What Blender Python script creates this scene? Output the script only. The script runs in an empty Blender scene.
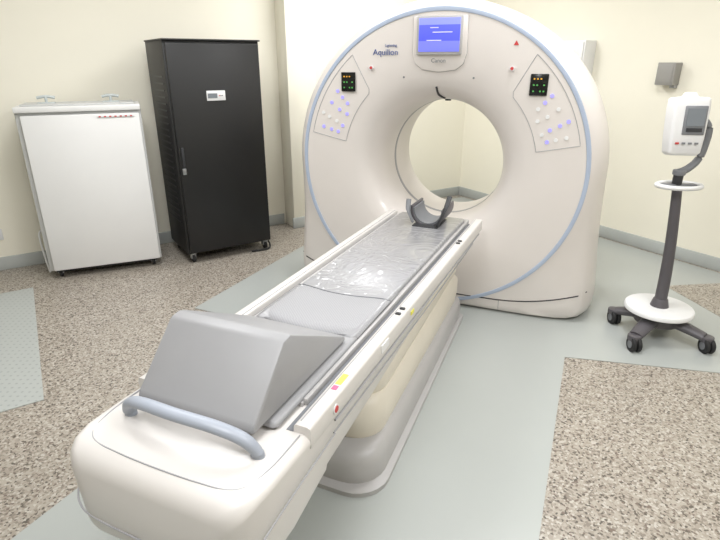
import bpy, bmesh, math, random
from mathutils import Vector, Matrix
from mathutils.bvhtree import BVHTree
random.seed(4)
SC=bpy.context.scene
SC.view_settings.view_transform='Standard'
rad=math.radians
def lin(c):
    return tuple(((x/255)/12.92 if x/255<=.04045 else ((x/255+.055)/1.055)**2.4) for x in c)+(1,)
# ---------------- materials
def mat(name,rgb,rough=.5,metal=0,noise=.03,nscale=6,bump=0,bscale=60,emit=None,es=0,coat=0):
    m=bpy.data.materials.new(name); m.use_nodes=True
    nt=m.node_tree; b=nt.nodes['Principled BSDF']
    c=lin(rgb)
    tc=nt.nodes.new('ShaderNodeTexCoord')
    n=nt.nodes.new('ShaderNodeTexNoise'); n.inputs['Scale'].default_value=nscale; n.inputs['Detail'].default_value=4
    nt.links.new(tc.outputs['Object'],n.inputs['Vector'])
    r=nt.nodes.new('ShaderNodeValToRGB')
    r.color_ramp.elements[0].position=.3; r.color_ramp.elements[1].position=.7
    r.color_ramp.elements[0].color=tuple(x*(1-noise) for x in c[:3])+(1,)
    r.color_ramp.elements[1].color=tuple(min(1,x*(1+noise)) for x in c[:3])+(1,)
    nt.links.new(n.outputs['Fac'],r.inputs['Fac']); nt.links.new(r.outputs['Color'],b.inputs['Base Color'])
    b.inputs['Roughness'].default_value=rough; b.inputs['Metallic'].default_value=metal
    b.inputs['Coat Weight'].default_value=coat
    if bump:
        n2=nt.nodes.new('ShaderNodeTexNoise'); n2.inputs['Scale'].default_value=bscale
        nt.links.new(tc.outputs['Object'],n2.inputs['Vector'])
        bp=nt.nodes.new('ShaderNodeBump'); bp.inputs['Strength'].default_value=bump; bp.inputs['Distance'].default_value=.005
        nt.links.new(n2.outputs['Fac'],bp.inputs['Height']); nt.links.new(bp.outputs['Normal'],b.inputs['Normal'])
    if emit:
        b.inputs['Emission Color'].default_value=lin(emit); b.inputs['Emission Strength'].default_value=es
    return m
M={}
M['wall']=mat('wall_paint',(240,236,221),.7,noise=.012,nscale=2,bump=.05,bscale=200)
M['ceil']=mat('ceiling_paint',(243,243,241),.8)
M['skirt']=mat('skirting_vinyl',(180,184,182),.45)
M['shell']=mat('scanner_shell',(220,214,209),.32,noise=.01,coat=.15)
M['ring']=mat('ring_bluegrey',(172,184,204),.35)
M['couch']=mat('couch_plastic',(212,208,204),.33,noise=.01,coat=.1)
M['couchg']=mat('couch_grey',(176,174,173),.4,noise=.02)
M['cream']=mat('pedestal_cream',(224,217,203),.5,noise=.02)
M['handle']=mat('handle_bluegrey',(158,164,175),.4)
M['foam']=mat('foam_vinyl',(152,152,154),.45,noise=.02,bump=.15,bscale=14)
M['dark']=mat('dark_plastic',(48,49,52),.45)
M['black']=mat('black_powdercoat',(30,30,31),.5,noise=.05)
M['blackdoor']=mat('black_door',(24,24,25),.42,noise=.05)
M['grey']=mat('grey_plastic',(120,122,126),.45)
M['greyl']=mat('grey_plastic_light',(150,148,144),.5)
M['standg']=mat('stand_charcoal',(86,83,87),.4)
M['rubber']=mat('rubber',(35,35,36),.7)
M['steel']=mat('steel',(170,172,175),.3,metal=.9)
M['white']=mat('cabinet_white',(232,232,231),.35,noise=.008)
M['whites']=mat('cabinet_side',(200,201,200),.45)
M['red']=mat('label_red',(190,60,60),.5)
M['yellow']=mat('label_yellow',(225,220,90),.5)
M['amber']=mat('led_amber',(200,150,50),.4,emit=(220,160,60),es=.4)
M['pink']=mat('label_pink',(220,100,140),.5)
M['labelw']=mat('label_white',(226,226,226),.5)
M['blue']=mat('label_blue',(80,98,150),.5)
M['line']=mat('panel_line',(160,160,163),.5)
M['seam']=mat('seam_dark',(50,48,50),.6)
M['vinyl']=mat('vinyl_grey',(171,175,172),.3,noise=.02,nscale=1.6,coat=.15)
M['lav']=mat('key_lavender',(160,155,225),.4,emit=(155,145,250),es=.45)
M['green']=mat('led_green',(70,140,70),.4,emit=(90,180,90),es=.4)
M['lcdblack']=mat('lcd_black',(18,20,20),.2)
M['lcdgrey']=mat('lcd_grey',(120,126,132),.2)
M['clear']=mat('clear_acrylic',(190,197,197),.1)
M['lamp']=mat('lamp_diffuser',(255,255,250),.5,emit=(255,253,248),es=3)
def nodes_mat(name):
    m=bpy.data.materials.new(name); m.use_nodes=True; return m,m.node_tree,m.node_tree.nodes['Principled BSDF']
# terrazzo
m,nt,b=nodes_mat('terrazzo'); M['terr']=m
tc=nt.nodes.new('ShaderNodeTexCoord')
v=nt.nodes.new('ShaderNodeTexVoronoi'); v.inputs['Scale'].default_value=115
nt.links.new(tc.outputs['Object'],v.inputs['Vector'])
sep=nt.nodes.new('ShaderNodeSeparateColor'); nt.links.new(v.outputs['Color'],sep.inputs[0])
r=nt.nodes.new('ShaderNodeValToRGB'); cr=r.color_ramp; cr.interpolation='CONSTANT'
cols=[(0,(96,88,80)),(.09,(140,131,120)),(.25,(162,153,141)),(.5,(175,167,155)),(.82,(194,188,178)),(.95,(120,106,96))]
while len(cr.elements)<len(cols): cr.elements.new(.5)
for e,(p,c) in zip(cr.elements,cols): e.position=p; e.color=lin(c)
nt.links.new(sep.outputs[0],r.inputs['Fac'])
n=nt.nodes.new('ShaderNodeTexNoise'); n.inputs['Scale'].default_value=1.2; nt.links.new(tc.outputs['Object'],n.inputs['Vector'])
mx=nt.nodes.new('ShaderNodeMix'); mx.data_type='RGBA'; mx.blend_type='MULTIPLY'; mx.inputs[0].default_value=.2
nt.links.new(r.outputs['Color'],mx.inputs[6]); nt.links.new(n.outputs['Fac'],mx.inputs[7]); nt.links.new(mx.outputs[2],b.inputs['Base Color'])
b.inputs['Roughness'].default_value=.35
# lcd blue screen
m,nt,b=nodes_mat('lcd_blue'); M['lcdblue']=m
tc=nt.nodes.new('ShaderNodeTexCoord'); g=nt.nodes.new('ShaderNodeSeparateXYZ'); nt.links.new(tc.outputs['Generated'],g.inputs[0])
r=nt.nodes.new('ShaderNodeValToRGB'); cr=r.color_ramp; cr.interpolation='CONSTANT'
cr.elements[0].color=lin((112,118,225)); cr.elements[1].position=.32; cr.elements[1].color=lin((78,86,215))
e=cr.elements.new(.8); e.color=lin((120,128,230))
nt.links.new(g.outputs[2],r.inputs['Fac']); nt.links.new(r.outputs['Color'],b.inputs['Base Color']); nt.links.new(r.outputs['Color'],b.inputs['Emission Color'])
b.inputs['Emission Strength'].default_value=.6
# plastic film covered mattress
m,nt,b=nodes_mat('mattress_film'); M['film']=m
b.inputs['Base Color'].default_value=lin((160,160,163)); b.inputs['Roughness'].default_value=.3; b.inputs['Coat Weight'].default_value=.7; b.inputs['Coat Roughness'].default_value=.08
tc=nt.nodes.new('ShaderNodeTexCoord'); n=nt.nodes.new('ShaderNodeTexNoise'); n.inputs['Scale'].default_value=4; n.inputs['Detail'].default_value=2; n.inputs['Distortion'].default_value=.6
nt.links.new(tc.outputs['Object'],n.inputs['Vector'])
vv=nt.nodes.new('ShaderNodeTexVoronoi'); vv.feature='DISTANCE_TO_EDGE'; vv.inputs['Scale'].default_value=6
nt.links.new(n.outputs['Color'],vv.inputs['Vector'])
bp=nt.nodes.new('ShaderNodeBump'); bp.inputs['Strength'].default_value=.7; bp.inputs['Distance'].default_value=.03
nt.links.new(vv.outputs['Distance'],bp.inputs['Height']); nt.links.new(bp.outputs['Normal'],b.inputs['Coat Normal'])
# mesh fabric
m,nt,b=nodes_mat('fabric_grey'); M['fabric']=m
tc=nt.nodes.new('ShaderNodeTexCoord'); w=nt.nodes.new('ShaderNodeTexChecker'); w.inputs['Scale'].default_value=160
w.inputs[1].default_value=lin((152,152,155)); w.inputs[2].default_value=lin((164,164,167))
nt.links.new(tc.outputs['Object'],w.inputs[0]); nt.links.new(w.outputs[0],b.inputs['Base Color']); b.inputs['Roughness'].default_value=.6
# dotted tactile panel
m,nt,b=nodes_mat('vinyl_dotted'); M['dots']=m
tc=nt.nodes.new('ShaderNodeTexCoord'); vv=nt.nodes.new('ShaderNodeTexVoronoi'); vv.inputs['Scale'].default_value=26; vv.inputs['Randomness'].default_value=0
nt.links.new(tc.outputs['Object'],vv.inputs['Vector'])
r=nt.nodes.new('ShaderNodeValToRGB'); r.color_ramp.elements[0].position=.16; r.color_ramp.elements[1].position=.24
r.color_ramp.elements[0].color=lin((154,159,157)); r.color_ramp.elements[1].color=lin((173,177,174))
nt.links.new(vv.outputs['Distance'],r.inputs['Fac']); nt.links.new(r.outputs['Color'],b.inputs['Base Color']); b.inputs['Roughness'].default_value=.4

# ---------------- helpers
def empty(name,loc,rz=0):
    o=bpy.data.objects.new(name,None); SC.collection.objects.link(o); o.location=loc; o.rotation_euler=(0,0,rad(rz)); return o
def mesh(name,verts,faces,mt,parent=None,smooth=True,bevel=0,seg=2,angle=35,loc=(0,0,0),rot=(0,0,0)):
    me=bpy.data.meshes.new(name); me.from_pydata([tuple(v) for v in verts],[],faces); 
    bm=bmesh.new(); bm.from_mesh(me); bmesh.ops.recalc_face_normals(bm,faces=bm.faces)
    if bevel:
        ed=[e for e in bm.edges if len(e.link_faces)==2 and e.calc_face_angle(0)>rad(30)]
        bmesh.ops.bevel(bm,geom=ed,offset=bevel,segments=seg,profile=.5,affect='EDGES',clamp_overlap=True)
    bm.to_mesh(me); bm.free()
    me.materials.append(mt)
    if smooth:
        for p in me.polygons: p.use_smooth=True
        try: me.set_sharp_from_angle(angle=rad(angle))
        except Exception: pass
    o=bpy.data.objects.new(name,me); SC.collection.objects.link(o)
    o.location=loc; o.rotation_euler=rot
    if parent: o.parent=parent
    return o
def box(name,p,c,s,mt,bevel=.006,rot=(0,0,0),seg=2,taper=1):
    x,y,z=[a/2 for a in s]; t=taper
    V=[(-x,-y,-z),(x,-y,-z),(x,y,-z),(-x,y,-z),(-x*t,-y*t,z),(x*t,-y*t,z),(x*t,y*t,z),(-x*t,y*t,z)]
    F=[(0,1,2,3),(4,5,6,7),(0,1,5,4),(1,2,6,5),(2,3,7,6),(3,0,4,7)]
    return mesh(name,V,F,mt,p,bevel=bevel,seg=seg,loc=c,rot=rot)
def loft(name,p,rings,mt,cap=True,bevel=0,loc=(0,0,0),rot=(0,0,0),angle=35,loop=False):
    n=len(rings[0]); V=[v for r in rings for v in r]; F=[]
    K=len(rings)
    for i in range(K if loop else K-1):
        a=i*n; b2=((i+1)%K)*n
        for j in range(n):
            F.append((a+j,a+(j+1)%n,b2+(j+1)%n,b2+j))
    if cap and not loop: F.append(tuple(range(n))); F.append(tuple((K-1)*n+j for j in range(n)))
    return mesh(name,V,F,mt,p,bevel=bevel,loc=loc,rot=rot,angle=angle)
def cyl(name,p,c,r,h,mt,axis='z',r2=None,n=32,bevel=.002,rot=(0,0,0)):
    r2=r if r2 is None else r2
    R=[]
    for zz,q in ((-h/2,r),(h/2,r2)):
        ring=[]
        for i in range(n):
            a=2*math.pi*i/n; x,y=q*math.cos(a),q*math.sin(a)
            ring.append({'z':(x,y,zz),'y':(x,zz,y),'x':(zz,x,y)}[axis])
        R.append(ring)
    return loft(name,p,R,mt,bevel=bevel,loc=c,rot=rot)
def catmull(P,k=8):
    P=[Vector(q) for q in P]; out=[]
    for i in range(len(P)-1):
        p0=P[max(i-1,0)];p1=P[i];p2=P[i+1];p3=P[min(i+2,len(P)-1)]
        for j in range(k):
            t=j/k
            out.append(.5*((2*p1)+(p2-p0)*t+(2*p0-5*p1+4*p2-p3)*t*t+(3*p1-p0-3*p2+p3)*t**3))
    out.append(P[-1]); return out
def tube(name,p,P,r,mt,n=12,flat=1,smoothp=True,k=8,closed=False):
    pts=catmull(P,k) if smoothp else [Vector(q) for q in P]
    rings=[]; up=Vector((0,0,1))
    for i,q in enumerate(pts):
        if closed: t=(pts[(i+1)%len(pts)]-pts[i-1]).normalized()
        else: t=(pts[min(i+1,len(pts)-1)]-pts[max(i-1,0)]).normalized()
        u=up if abs(t.dot(up))<.95 else Vector((0,1,0))
        a=t.cross(u).normalized(); bb=t.cross(a).normalized()
        rr=r(i/(len(pts)-1)) if callable(r) else r
        rings.append([tuple(q+a*rr*math.cos(2*math.pi*j/n)+bb*rr*flat*math.sin(2*math.pi*j/n)) for j in range(n)])
    return loft(name,p,rings,mt,angle=50,loop=closed)
def rrect(wt,wb,z0,z1,rt,rb,n=5):
    pts=[]
    def arc(cx,cz,r,a0,a1):
        for i in range(n+1):
            a=rad(a0+(a1-a0)*i/n); pts.append((cx+r*math.cos(a),cz+r*math.sin(a)))
    arc(wt-rt,z1-rt,rt,0,90); arc(-wt+rt,z1-rt,rt,90,180); arc(-wb+rb,z0+rb,rb,180,270); arc(wb-rb,z0+rb,rb,270,360)
    return pts
def plate(name,p,poly,z0,z1,mt,bevel=0):
    return loft(name,p,[[(x,y,z0) for x,y in poly],[(x,y,z1) for x,y in poly]],mt,bevel=bevel)
def text(name,p,s,size,mt,loc,rot,ext=.0008,align='CENTER'):
    cu=bpy.data.curves.new(name,'FONT'); cu.body=s; cu.size=size; cu.extrude=ext; cu.align_x=align; cu.align_y='CENTER'
    o=bpy.data.objects.new(name,cu); SC.collection.objects.link(o)
    dg=bpy.context.evaluated_depsgraph_get(); me=bpy.data.meshes.new_from_object(o.evaluated_get(dg))
    bpy.data.objects.remove(o); me.materials.clear(); me.materials.append(mt)
    o=bpy.data.objects.new(name,me); SC.collection.objects.link(o); o.location=loc; o.rotation_euler=rot; o.parent=p
    return o

# ---------------- room   (room axes: e1 = along back-left wall, e2 = into that wall)
A=32; e1=Vector((math.cos(rad(A)),math.sin(rad(A)))); e2=Vector((-math.sin(rad(A)),math.cos(rad(A))))
def W(a,b): q=e1*a+e2*b; return (q.x,q.y)
X0,X1,Y0,Y1=-4.2,4.67,-2.2,5.05; HT=2.9; T=.12
def rbox(name,a0,a1,b0,b1,z0,z1,mt,bevel=0,parent=None):
    return plate(name,parent,[W(a0,b0),W(a1,b0),W(a1,b1),W(a0,b1)],z0,z1,mt,bevel)
fl=rbox('floor',X0,X1,Y0,Y1,-.1,0,M['terr'])
rbox('ceiling',X0-T,X1+T,Y0-T,Y1+T,HT,HT+.1,M['ceil'])
rbox('wall_back',X0-T,X1+T,Y1,Y1+T,-.1,HT,M['wall'])
rbox('wall_right',X1,X1+T,Y0,Y1,-.1,HT,M['wall'])
rbox('wall_left',X0-T,X0,Y0,Y1,-.1,HT,M['wall'])
rbox('wall_front',X0-T,X1+T,Y0-T,Y0,-.1,HT,M['wall'])
rbox('wall_column',2.22,2.52,Y1-.22,Y1,0,HT,M['wall'],.004)
sk=.11
rbox('baseboard_back',X0,2.2,Y1-.018,Y1,0,sk,M['skirt'],.004)
rbox('baseboard_back_corner',2.54,X1-.02,Y1-.018,Y1,0,sk,M['skirt'],.004)
rbox('baseboard_column',2.2,2.54,Y1-.24,Y1-.22,0,sk,M['skirt'],.004)
rbox('baseboard_right',X1-.018,X1,Y0,Y1,0,sk,M['skirt'],.004)
# vinyl regions
plate('vinyl_walkway',fl,[(1.20,2.70),(.65,1.43),(-.3,-.85),(-2.05,-.2),(-1.26,1.44),(-1.15,1.67),(-.5,3.05),(-1.16,3.36),(-.55,4.66),(-.3,5.1),(.3,6.0),(1.3,6.6),(2.35,4.95),(4.1,2.15),(4.0,2.1),(2.0,2.53)],.0005,.004,M['vinyl'])
plate('terrazzo_patch',fl,[(2.35,3.75),(2.8,3.8),(3.3,2.9),(2.5,2.85)],.003,.0055,M['terr'])
plate('vinyl_panel',fl,[(-2.50,3.72),(-1.62,2.28),(-2.5,1.7),(-3.9,2.8)],.0005,.004,M['dots'])
# ceiling lights
for i,(x,y) in enumerate([(-1.2,3.0),(1.2,3.0),(-.6,.4),(1.6,.9),(.3,5.0)]):
    nm='ceiling_light' if i==0 else 'ceiling_light.%03d'%i
    L=empty(nm,(x,y,HT),A)
    box('frame',L,(0,0,-.015),(1.25,.65,.03),M['white'],.004)
    box('diffuser',L,(0,0,-.034),(1.17,.57,.01),M['lamp'],.002)
    ld=bpy.data.lights.new('panel_light','AREA'); ld.shape='RECTANGLE'; ld.size=1.15; ld.size_y=.55; ld.energy=[36,31,45,48,34][i]; ld.color=(.97,.98,1)
    lo=bpy.data.objects.new('panel_light',ld); SC.collection.objects.link(lo); lo.parent=L; lo.location=(0,0,-.05)

# ---------------- gantry
G=empty('ct_scanner_gantry',(.48,3.47,0),-22.5)
CZ=.97; N=160
def outl(th,w,top,bot=CZ,p=9):
    c,s=math.cos(th),math.sin(th)
    if s>=0: t=((abs(c)/w)**2+(abs(s)/top)**2)**-.5
    else: t=((abs(c)/w)**p+(abs(s)/bot)**p)**(-1/p)
    return t*c,t*s
def circ(r,y): return [(r*math.cos(2*math.pi*i/N),y,CZ+r*math.sin(2*math.pi*i/N)) for i in range(N)]
def bow(x,z):
    k=max(0,abs(x)-.55); return .16*k*k*max(0,min(1,(CZ-z)/.4+.0)) 
def ol(w,y,bot=CZ,flare=.07,b=1,p=16):
    R=[]
    for i in range(N):
        th=2*math.pi*i/N; x,z=outl(th,w,min(w,1.0)if w>1 else w,bot,p); z+=CZ
        x*=1+flare*max(0,(CZ-z)/CZ)**2
        R.append((x,y+b*bow(x,z),z))
    return R
def lerp(A_,B_,t): return [tuple(a[k]*(1-t)+c[k]*t for k in range(3)) for a,c in zip(A_,B_)]
R=[circ(.42,.80),circ(.412,.7),circ(.405,.5),circ(.405,.32),circ(.413,.22),circ(.43,.14),circ(.46,.085),circ(.505,.045),circ(.575,.02),circ(.67,.006),circ(.8,0),circ(.9,0),circ(.92,0),circ(.95,.004)]
o1=ol(.965,.015,bot=.945)
R+= [lerp(R[-1],o1,.35),lerp(R[-1],o1,.7),o1,ol(.985,.035,.96),ol(1.01,.075),ol(1.035,.15,b=.7),ol(1.05,.3,b=.3),ol(1.05,.55,b=0),ol(1.03,.7,b=0),ol(.98,.79,b=0),ol(.9,.83,.97,b=0),circ(.5,.83),circ(.42,.80)]
gb=loft('housing',G,R,M['shell'],cap=False,angle=50)
bv=BVHTree.FromPolygons([v.co.copy() for v in gb.data.vertices],[tuple(p.vertices) for p in gb.data.polygons])
def fy(x,z):
    h=bv.ray_cast(Vector((x,-2,z)),Vector((0,1,0))); return h[0].y if h[0] is not None else 0
# ring band
prof=[(.920,.004),(.923,-.005),(.934,-.007),(.945,-.005),(.949,.008),(.935,.012)]
rings=[[((r_)*math.cos(2*math.pi*i/N),y_,CZ+r_*math.sin(2*math.pi*i/N)) for r_,y_ in prof] for i in range(N)]
loft('blue_ring',G,rings,M['ring'],loop=True,angle=60)
rings=[[((r_)*math.cos(2*math.pi*i/N),y_,CZ+r_*math.sin(2*math.pi*i/N)) for r_,y_ in [(.406,.40),(.403,.40),(.403,.43),(.406,.43)]] for i in range(N)]
loft('window_band',G,rings,M['line'],loop=True)
def surfline(name,P,r,mt):
    return tube(name,G,[(x,fy(x,z)-.001,z) for x,z in P],r,mt,n=6,smoothp=False)
def linepts(a,b,n=10): return [(a[0]+(b[0]-a[0])*i/n,a[1]+(b[1]-a[1])*i/n) for i in range(n+1)]
P=[]
for i in range(41):
    x=-1.04+2.08*i/40; P.append((x,.1+.12*(max(0,abs(x)-.45)/.6)**2))
surfline('base_seam',P,.004,M['seam'])
for x in (-.5,.5): surfline('base_joint',linepts((x,.02),(x,.1),4),.002,M['line'])
def onface(name,poly,th,mt,off=0,bevel=0):
    V0=[(x,fy(x,z)-th-off,z) for x,z in poly]; V1=[(x,fy(x,z)+.002,z) for x,z in poly]
    return loft(name,G,[V0,V1],mt,bevel=bevel)
sh=[(-.165,1.865),(.165,1.865),(.168,1.66),(.15,1.60),(.105,1.565),(0,1.552),(-.105,1.565),(-.15,1.60),(-.168,1.66)]
onface('console_shield',sh,.010,M['shell'],0,.004)
surfline('shield_line',[q for q in sh]+[sh[0]],.0022,M['line'])
box('screen_bezel',G,(0,-.014,1.757),(.28,.016,.215),M['couchg'],.006)
box('screen',G,(0,-.0225,1.76),(.25,.006,.185),M['lcdblue'],.001)
for k,(zz,w_) in enumerate(((1.80,.05),(1.775,.12),(1.73,.09))):
    box('screen_text',G,(-.03 if k!=1 else .02,-.0262,zz),(w_,.0015,.005),M['labelw'],0)
text('maker_text',G,'Canon',.034,M['grey'],(0,-.013,1.617),(rad(90),0,0))
text('model_text',G,'Aquilion',.05,M['blue'],(-.345,-.003,1.665),(rad(90),0,0))
text('series_text',G,'Lightning',.022,M['blue'],(-.31,-.003,1.705),(rad(90),0,0))
for sx in (-1,1):
    def pol(r_,a): 
        return (sx*r_*math.cos(rad(a)),CZ+r_*math.sin(rad(a)))
    P=[pol(.66,12),pol(.72,12)]+[pol(.89,a) for a in range(12,50,3)]+[pol(.89,50),pol(.66,46)]+[pol(.64,a) for a in range(44,11,-4)]+[pol(.66,12)]
    Q=[]
    for a,b_ in zip(P[:-1],P[1:]): Q+=linepts(a,b_,3)[:-1]
    Q.append(P[-1]); surfline('keypad_outline',Q,.0018,M['line'])
    box('readout',G,(sx*.6,-.005,1.487),(.10,.010,.12),M['lcdblack'],.004)
    for k in range(3): 
        for j in range(4):
            if (k+j)%4!=3: box('readout_digits',G,(sx*.6-.028+.019*j,-.0105,1.520-.034*k),(.009,.002,.008),M['amber' if k==0 else 'green'],0)
    for (r_,a) in [(.82,34),(.77,33),(.72,32),(.82,28),(.75,27),(.69,27),(.85,22),(.80,21.5),(.74,21),(.69,20),(.82,16),(.76,16),(.71,16)]:
        x,z=pol(r_,a); cyl('key',G,(x,fy(x,z)-.002,z),.0115,.005,M['lav'] if random.random()<.72 else M['labelw'],'y',n=14,bevel=0)
    x,z=sx*.44,1.575; cyl('stop_ring',G,(x,-.003,z),.016,.008,M['labelw'],'y',n=20,bevel=0); cyl('stop_button',G,(x,-.009,z),.009,.01,M['red'],'y',n=20,bevel=0)
    cyl('mic',G,(sx*.22,-.002,1.52),.006,.004,M['grey'],'y',n=12,bevel=0)
mesh('hazard_mark',[(.435,-.003,1.70),(.465,-.003,1.70),(.45,-.003,1.726)],[(0,1,2)],M['red'],G)
cyl('laser_port',G,(0,.30,CZ+.402),.02,.01,M['dark'],'z',n=20,bevel=0)
tube('laser_mark',G,[(-.02,.05,CZ+.493),(-.015,.1,CZ+.445),(.01,.16,CZ+.422)],.007,M['dark'],n=8)
# ---------------- couch
K=empty('ct_patient_table',(.540,3.444,-.03),-24)
def sec(d,wt,wb,z0,z1,rt=.025,rb=.07): return [(x,d,z) for x,z in rrect(wt,wb,z0,z1,rt,rb)]
loft('frame',K,[sec(-.18,.29,.25,.575,.685),sec(-.22,.3,.26,.56,.69),sec(-.6,.302,.26,.535,.69),sec(-1.2,.302,.26,.49,.69),sec(-1.8,.304,.265,.43,.69),sec(-2.2,.304,.27,.405,.69)],M['couch'])
loft('end_cap',K,[sec(-2.2,.306,.275,.40,.695,.03),sec(-2.42,.308,.288,.39,.70,.025,.06),sec(-2.55,.306,.286,.39,.70,.025,.06),sec(-2.60,.298,.278,.395,.695,.03,.06),sec(-2.63,.284,.264,.41,.683,.035,.055),sec(-2.648,.262,.245,.43,.665,.035,.05),sec(-2.658,.235,.22,.455,.64,.03,.04)],M['couch'],angle=60)
tube('end_cap_seam',K,[(-.306,-2.2,.60),(-.309,-2.42,.59),(-.308,-2.55,.575),(-.298,-2.605,.55),(-.262,-2.65,.51),(-.17,-2.659,.485),(.15,-2.659,.485),(.262,-2.65,.51),(.298,-2.605,.55),(.308,-2.55,.575),(.309,-2.42,.59),(.306,-2.2,.60)],.0028,M['line'],n=6)
tube('end_top_seam',K,[(-.28,-2.36,.701),(-.275,-2.50,.700),(-.24,-2.585,.695),(-.12,-2.605,.693),(.12,-2.605,.693),(.24,-2.585,.695),(.275,-2.50,.700),(.28,-2.36,.701)],.0022,M['line'],n=6)
box('end_label',K,(0,-2.648,.462),(.2,.012,.03),M['couchg'],.003)
text('end_label_text',K,'Canon',.03,M['grey'],(0,-2.6555,.462),(rad(90),0,0))
for sx in (-1,1):
    loft('side_rail',K,[[(sx*(.282)+x,d,z) for x,z in rrect(.026,.028,.655,.725,.01,.01,3)] for d in (-.14,-2.35)],M['couch'])
    tube('rail_groove',K,[(sx*.306,-.2,.648),(sx*.307,-2.2,.648)],.004,M['line'],n=6,smoothp=False)
    tube('side_groove',K,[(sx*.292,-.3,.615),(sx*.298,-1.2,.60),(sx*.302,-2.2,.60)],.003,M['line'],n=6)
    tube('rail_top_line',K,[(sx*.268,-.16,.7255),(sx*.268,-2.33,.7255)],.0018,M['line'],n=6,smoothp=False)
    box('cradle_gap',K,(sx*.243,-1.27,.694),(.022,2.16,.012),M['grey'],0)
    box('cradle_edge',K,(sx*.224,-1.2,.708),(.014,2.06,.022),M['couchg'],.003)
box('cradle',K,(0,-1.18,.70),(.44,2.12,.02),M['couchg'],.004)
def pad(name,d0,d1,w,z0,z1,mt,rt=.012):
    return loft(name,K,[sec(d0+.012,w-.012,w-.01,z0,z1-.01,.006,.004),sec(d0,w,w,z0,z1,rt,.004),sec(d1,w,w,z0,z1,rt,.004),sec(d1-.012,w-.012,w-.01,z0,z1-.01,.006,.004)],mt,angle=60)
pad('foot_mattress',-1.4,-2.36,.215,.708,.726,M['foam'])
pad('mattress',-.2,-1.84,.208,.708,.734,M['film'])
st=[]
for y,zz in ((-1.52,.7345),(-1.53,.738),(-1.62,.739),(-1.80,.738),(-1.86,.734)):
    row=[]
    for i in range(17):
        x=-.218+.436*i/16; row.append((x,y-.045*math.cos(x*7)+.03,zz-.012*(abs(x)/.218)**8))
    st.append(row)
V=[v for r_ in st for v in r_]; F=[(i*17+j,i*17+j+1,(i+1)*17+j+1,(i+1)*17+j) for i in range(4) for j in range(16)]
so_=mesh('knee_strap',V,F,M['fabric'],K); md=so_.modifiers.new('s','SOLIDIFY'); md.thickness=.004; md.offset=-1
tube('strap_edge',K,st[1],.003,M['grey'],n=6)
def wr(x): return [(x,-1.88,.731),(x,-2.445,.731),(x,-2.44,.755),(x,-2.275,.925),(x,-2.235,.93),(x,-1.885,.75)]
wo=loft('foam_wedge_cushion',K,[wr(-.212),wr(.192)],M['foam'],bevel=.012)
tube('end_handle',K,[(-.215,-2.47,.69),(-.213,-2.475,.72),(-.185,-2.49,.758),(-.12,-2.505,.782),(0,-2.515,.79),(.12,-2.505,.782),(.19,-2.49,.758),(.218,-2.475,.72),(.22,-2.47,.69)],.020,M['handle'],n=14,flat=.8)
def plan(w0,w1,d0,d1,r,z,n=6):
    pts=[]
    def arc(cx,cy,a0,a1,rr):
        for i in range(n+1):
            a=rad(a0+(a1-a0)*i/n); pts.append((cx+rr*math.cos(a),cy+rr*math.sin(a),z))
    arc(w0-.03,d0-.03,0,90,.03); arc(-w0+.03,d0-.03,90,180,.03); arc(-w1+r,d1+r,180,270,r); arc(w1-r,d1+r,270,360,r); return pts
loft('base_plate',K,[plan(.24,.32,-.14,-1.9,.14,.034),plan(.24,.32,-.14,-1.9,.14,.055),plan(.235,.31,-.14,-1.89,.14,.06)],M['couchg'])
loft('base_cover',K,[plan(.22,.29,-.16,-1.86,.14,.055),plan(.22,.29,-.16,-1.86,.14,.14),plan(.21,.275,-.16,-1.83,.14,.18),plan(.19,.25,-.16,-1.79,.12,.19)],M['couchg'],angle=50)
loft('pedestal_lower',K,[plan(.19,.24,-.22,-1.74,.12,.17),plan(.2,.256,-.2,-1.76,.13,.25),plan(.2,.256,-.2,-1.76,.13,.34),plan(.18,.24,-.22,-1.72,.12,.375)],M['cream'],angle=50)
loft('pedestal_upper',K,[plan(.175,.23,-.24,-1.70,.12,.36),plan(.19,.244,-.22,-1.72,.12,.40),plan(.19,.244,-.22,-1.72,.12,.47),plan(.17,.22,-.22,-1.68,.12,.56)],M['cream'],angle=50)
box('sticker_yellow',K,(.283,-2.1,.7257),(.02,.06,.0015),M['yellow'],0)
box('sticker_pink',K,(.283,-2.15,.7257),(.018,.022,.0015),M['pink'],0)
cyl('sticker_white',K,(.311,-2.2,.69),.016,.003,M['labelw'],'x',bevel=0); cyl('sticker_red',K,(.313,-2.2,.69),.011,.002,M['red'],'x',bevel=0)
box('label_white',K,(.31,-1.80,.695),(.004,.07,.03),M['labelw'],0)
for d in (-1.6,-1.55,-.66,-.62): box('rail_latch',K,(.285,d,.727),(.022,.016,.009),M['dark'],.003)
box('label_yellow',K,(.311,-1.5,.695),(.003,.035,.016),M['yellow'],0)
# headrest
def shell(r0,r1,y,a0,a1,n=16,zc=.825):
    o_=[(r1*math.cos(rad(a0+(a1-a0)*i/n)),y,zc+r1*math.sin(rad(a0+(a1-a0)*i/n))) for i in range(n+1)]
    i_=[(r0*math.cos(rad(a0+(a1-a0)*i/n)),y,zc+r0*math.sin(rad(a0+(a1-a0)*i/n))) for i in range(n,-1,-1)]
    return o_+i_
hx=.035; hy=-.17
loft('headrest_cup',K,[[(x+hx,y+hy,z) for x,y,z in shell(.092,.106,y,168,372)] for y in (-.26,-.05)],M['standg'],bevel=.003)
loft('headrest_liner',K,[[(x+hx,y+hy,z) for x,y,z in shell(.082,.092,y,176,364)] for y in (-.25,-.06)],M['grey'])
box('headrest_mount',K,(hx,-.2+hy,.724),(.16,.22,.03),M['dark'],.008)
tube('headrest_strap',K,[(hx+.07,-.28+hy,.74),(hx+.095,-.29+hy,.80),(hx+.115,-.27+hy,.86),(hx+.12,-.22+hy,.91)],.015,M['dark'],n=10,flat=.5)
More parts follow.
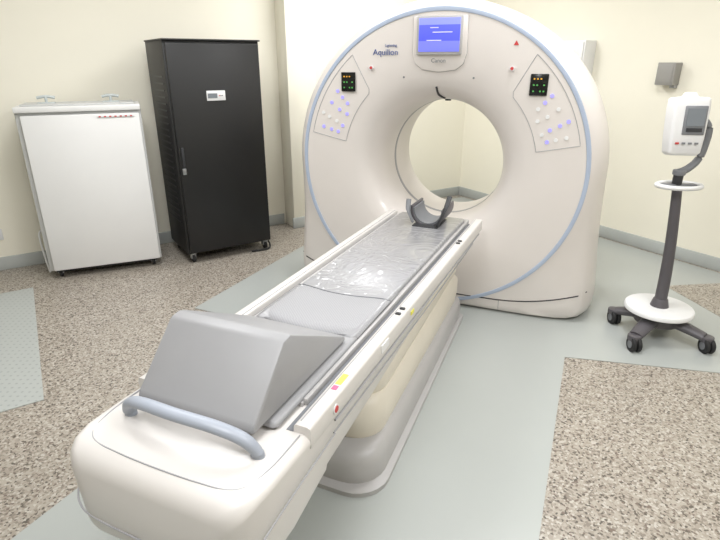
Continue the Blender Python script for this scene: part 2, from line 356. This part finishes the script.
tube('headrest_strap',K,[(hx-.08,-.28+hy,.75),(hx-.11,-.28+hy,.82),(hx-.12,-.25+hy,.88)],.015,M['grey'],n=10,flat=.5)

# ---------------- black cabinet
def caster(p,x,y,r=.035,mt='rubber'):
    cyl('caster_wheel',p,(x,y,r),r,.025,M[mt],'x',n=20)
    box('caster_fork',p,(x,y+.01,r+.018),(.045,.05,.04),M['steel'],.005)
    cyl('caster_plate',p,(x,y,.077),.03,.01,M['steel'],n=16)
B=empty('server_rack_cabinet',(-1.13,4.425,0),33)
bw,bd,bh=.76,.55,1.76
box('body',B,(0,bd/2+.01,(bh+.08)/2),(bw,bd-.02,bh-.08),M['black'],.008)
box('door',B,(0,-.002,(bh+.08)/2),(bw-.03,.024,bh-.12),M['blackdoor'],.005)
box('top_rim',B,(0,bd/2,bh+.004),(bw+.01,bd+.01,.012),M['black'],.003)
box('handle',B,(-bw/2+.045,-.024,.9),(.022,.022,.16),M['dark'],.006)
box('handle_lock',B,(-bw/2+.045,-.018,.79),(.03,.012,.05),M['steel'],.004)
box('display_frame',B,(-.02,-.018,1.36),(.15,.012,.075),M['labelw'],.003)
box('display_lcd',B,(-.05,-.0255,1.36),(.075,.004,.035),M['lcdgrey'],0)
for i in range(3): cyl('display_led',B,(.005+.012*i,-.026,1.36),.004,.004,M['red'] if i==0 else M['grey'],'y',n=10,bevel=0)
for i in range(24): box('vent',B,(-bw/2-.002,bd/2,.35+i*.05),(.006,.36,.012),M['dark'],0)
for x in (-bw/2+.05,bw/2-.05):
    for y in (.05,bd-.05): caster(B,x,y)
tube('cable',B,[(bw/2-.02,.1,.09),(bw/2-.0,.05,.03),(bw/2-.05,-.01,.012),(bw/2-.2,.0,.012)],.008,M['rubber'],n=8)
# ---------------- white cabinet
Wc=empty('laboratory_white_cabinet',(-2.06,4.045,0),23)
ww,wd,wh=.84,.38,1.31
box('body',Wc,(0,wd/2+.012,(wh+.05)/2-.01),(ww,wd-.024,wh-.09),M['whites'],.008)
box('front_panel',Wc,(.01,0,(wh+.05)/2-.02),(ww-.05,.03,wh-.13),M['white'],.008)
box('top_board',Wc,(0,wd/2-.005,wh-.02),(ww-.0,wd+.01,.04),M['white'],.008)
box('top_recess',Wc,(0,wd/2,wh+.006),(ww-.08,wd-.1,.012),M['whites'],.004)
box('label_strip',Wc,(.24,-.0205,wh-.08),(.26,.004,.010),M['labelw'],0)
for i in range(7): box('label_tick',Wc,(.13+.036*i,-.0235,wh-.08),(.015,.003,.009),M['red'],0)
for x in (-.22,.22):
    cyl('knob_post',Wc,(x,wd/2,wh+.03),.010,.05,M['clear'],n=16)
    tube('knob_bar',Wc,[(x-.06,wd/2,wh+.05),(x-.02,wd/2,wh+.058),(x+.02,wd/2,wh+.058),(x+.06,wd/2,wh+.05)],.011,M['clear'],n=10)
    box('knob_base',Wc,(x,wd/2,wh+.014),(.12,.06,.012),M['clear'],.003)
box('kick_rail',Wc,(0,.06,.06),(ww-.08,.04,.04),M['dark'],.004)
for x in (-ww/2+.07,ww/2-.07):
    for y in (.06,wd-.06): caster(Wc,x,y,.028)
tube('power_cable',Wc,[(-ww/2-.005,.3,.35),(-ww/2-.06,.28,.3),(-ww/2-.04,.2,.12),(-ww/2-.02,.15,.012)],.008,M['labelw'],n=8)

# ---------------- injector stand
S=empty('contrast_injector_stand',(1.865,2.99,0),0)
wheels=[(-.23,-.20),(.19,-.22),(-.19,.16),(.15,.17)]
for i,(x,y) in enumerate(wheels):
    P=[(0,0,.13),(x*.5,y*.5,.115),(x*.95,y*.95,.09)]
    tube('leg',S,P,lambda t:.06-.02*t,M['standg'],n=12,flat=.6)
    cyl('caster_cap',S,(x,y,.085),.038,.03,M['standg'],n=20)
    for s_ in (-1,1):
        cyl('caster_wheel',S,(x+s_*.016,y-.015,.047),.047,.022,M['rubber'],'x',n=24,bevel=.004)
        cyl('caster_hub',S,(x+s_*.0275,y-.015,.047),.024,.004,M['grey'],'x',n=20,bevel=0)
cyl('base_core',S,(0,0,.13),.13,.07,M['standg'],r2=.11)
cyl('base_tray',S,(-.0,0,.185),.20,.028,M['labelw'],r2=.193,bevel=.008,n=48)
cyl('pole_foot',S,(0,0,.22),.055,.06,M['standg'],r2=.04,bevel=.006)
tube('pole',S,[(0,0,.2),(-.004,0,.4),(-.016,0,.6),(-.035,0,.8),(-.052,0,.95)],lambda t:.036-.010*t,M['standg'],n=16)
N_=40
rg=[]
for i in range(N_):
    a=2*math.pi*i/N_; rg.append((-.045+.12*math.cos(a),.0+.085*math.sin(a),.955))
tube('tray_ring',S,rg,.013,M['labelw'],n=10,smoothp=False,closed=True)
box('tray_hub',S,(-.045,0,.955),(.19,.05,.02),M['grey'],.008)
cyl('joint',S,(-.06,0,.99),.026,.06,M['dark'])
cyl('joint_cap',S,(-.06,0,1.03),.034,.03,M['grey'],bevel=.006)
tube('arm',S,[(-.06,0,1.03),(-.01,.01,1.05),(.035,.01,1.10),(.055,.01,1.19),(.053,.01,1.28),(.01,.02,1.33)],lambda t:.026-.006*t,M['grey'],n=12,flat=.8)
hd=loft('injector_head',S,[[(x,y,z) for x,y in [(a*w_/2,b_*d_/2) for a,b_ in ((-1,-.8),(-.85,-1),(.85,-1),(1,-.8),(1,.8),(.85,1),(-.85,1),(-1,.8))]] for z,w_,d_ in ((-.15,.15,.09),(-.135,.18,.11),(-.05,.19,.13),(.1,.2,.13),(.145,.195,.12),(.155,.17,.1))],M['labelw'],bevel=.004,loc=(-.09,-.01,1.28),rot=(rad(-6),0,rad(-8)))
box('screen_bezel',hd,(.02,-.068,.035),(.12,.012,.15),M['grey'],.005)
box('screen',hd,(.02,-.0755,.05),(.095,.004,.09),M['lcdgrey'],0)
box('buttons',hd,(.02,-.0755,-.015),(.085,.004,.02),M['dark'],0)
for i in range(4): box('marks',hd,(-.055+.035*i,-.066,-.085),(.018,.008,.01),M['red'] if i<1 else M['grey'],0)
cyl('syringe_port',hd,(0,0,.165),.05,.03,M['labelw'],r2=.03,bevel=.004)
hd.scale=(.93,.93,1.0)

# ---------------- wall items
def onright(b,z):
    x,y=W(X1,b); return (x,y,z)
sp=empty('wall_speaker',onright(2.60,1.515),A-90)
box('case',sp,(0,-.05,0),(.15,.10,.175),M['greyl'],.006)
box('grille',sp,(0,-.102,0),(.12,.006,.14),M['greyl'],.002)
box('bracket',sp,(.05,-.03,-.095),(.04,.05,.03),M['steel'],.003)
wp=empty('wall_cabinet',onright(3.60,1.38),A-90)
box('case',wp,(0,-.08,0),(.5,.16,.82),M['white'],.006)
box('door_leaf',wp,(0,-.165,0),(.47,.012,.79),M['white'],.004)
box('pull',wp,(.2,-.178,-.1),(.012,.02,.1),M['steel'],.003)
sx_=W(-.35,Y1); so=empty('wall_socket',(sx_[0],sx_[1],.3),A)
box('plate',so,(0,-.006,0),(.13,.012,.09),M['labelw'],.003); box('plug',so,(0,-.025,0),(.04,.03,.04),M['blue'],.006)
fc=empty('floor_cable',(1.85,3.75,0),0)
tube('cable',fc,[(-.2,.2,.015),(-.1,.05,.015),(-.02,.1,.015),(-.03,.25,.015),(-.12,.4,.015)],.008,M['rubber'],n=8)

# ---------------- world and camera
w=bpy.data.worlds.new('world'); SC.world=w; w.use_nodes=True
w.node_tree.nodes['Background'].inputs[0].default_value=(.9,.93,1,1); w.node_tree.nodes['Background'].inputs[1].default_value=.3
cd=bpy.data.cameras.new('camera'); cd.sensor_width=36; cd.lens=26.5; cam=bpy.data.objects.new('camera',cd); SC.collection.objects.link(cam)
cam.location=(0,0,1.62); cam.rotation_euler=(rad(90-21.6),0,0); SC.camera=cam
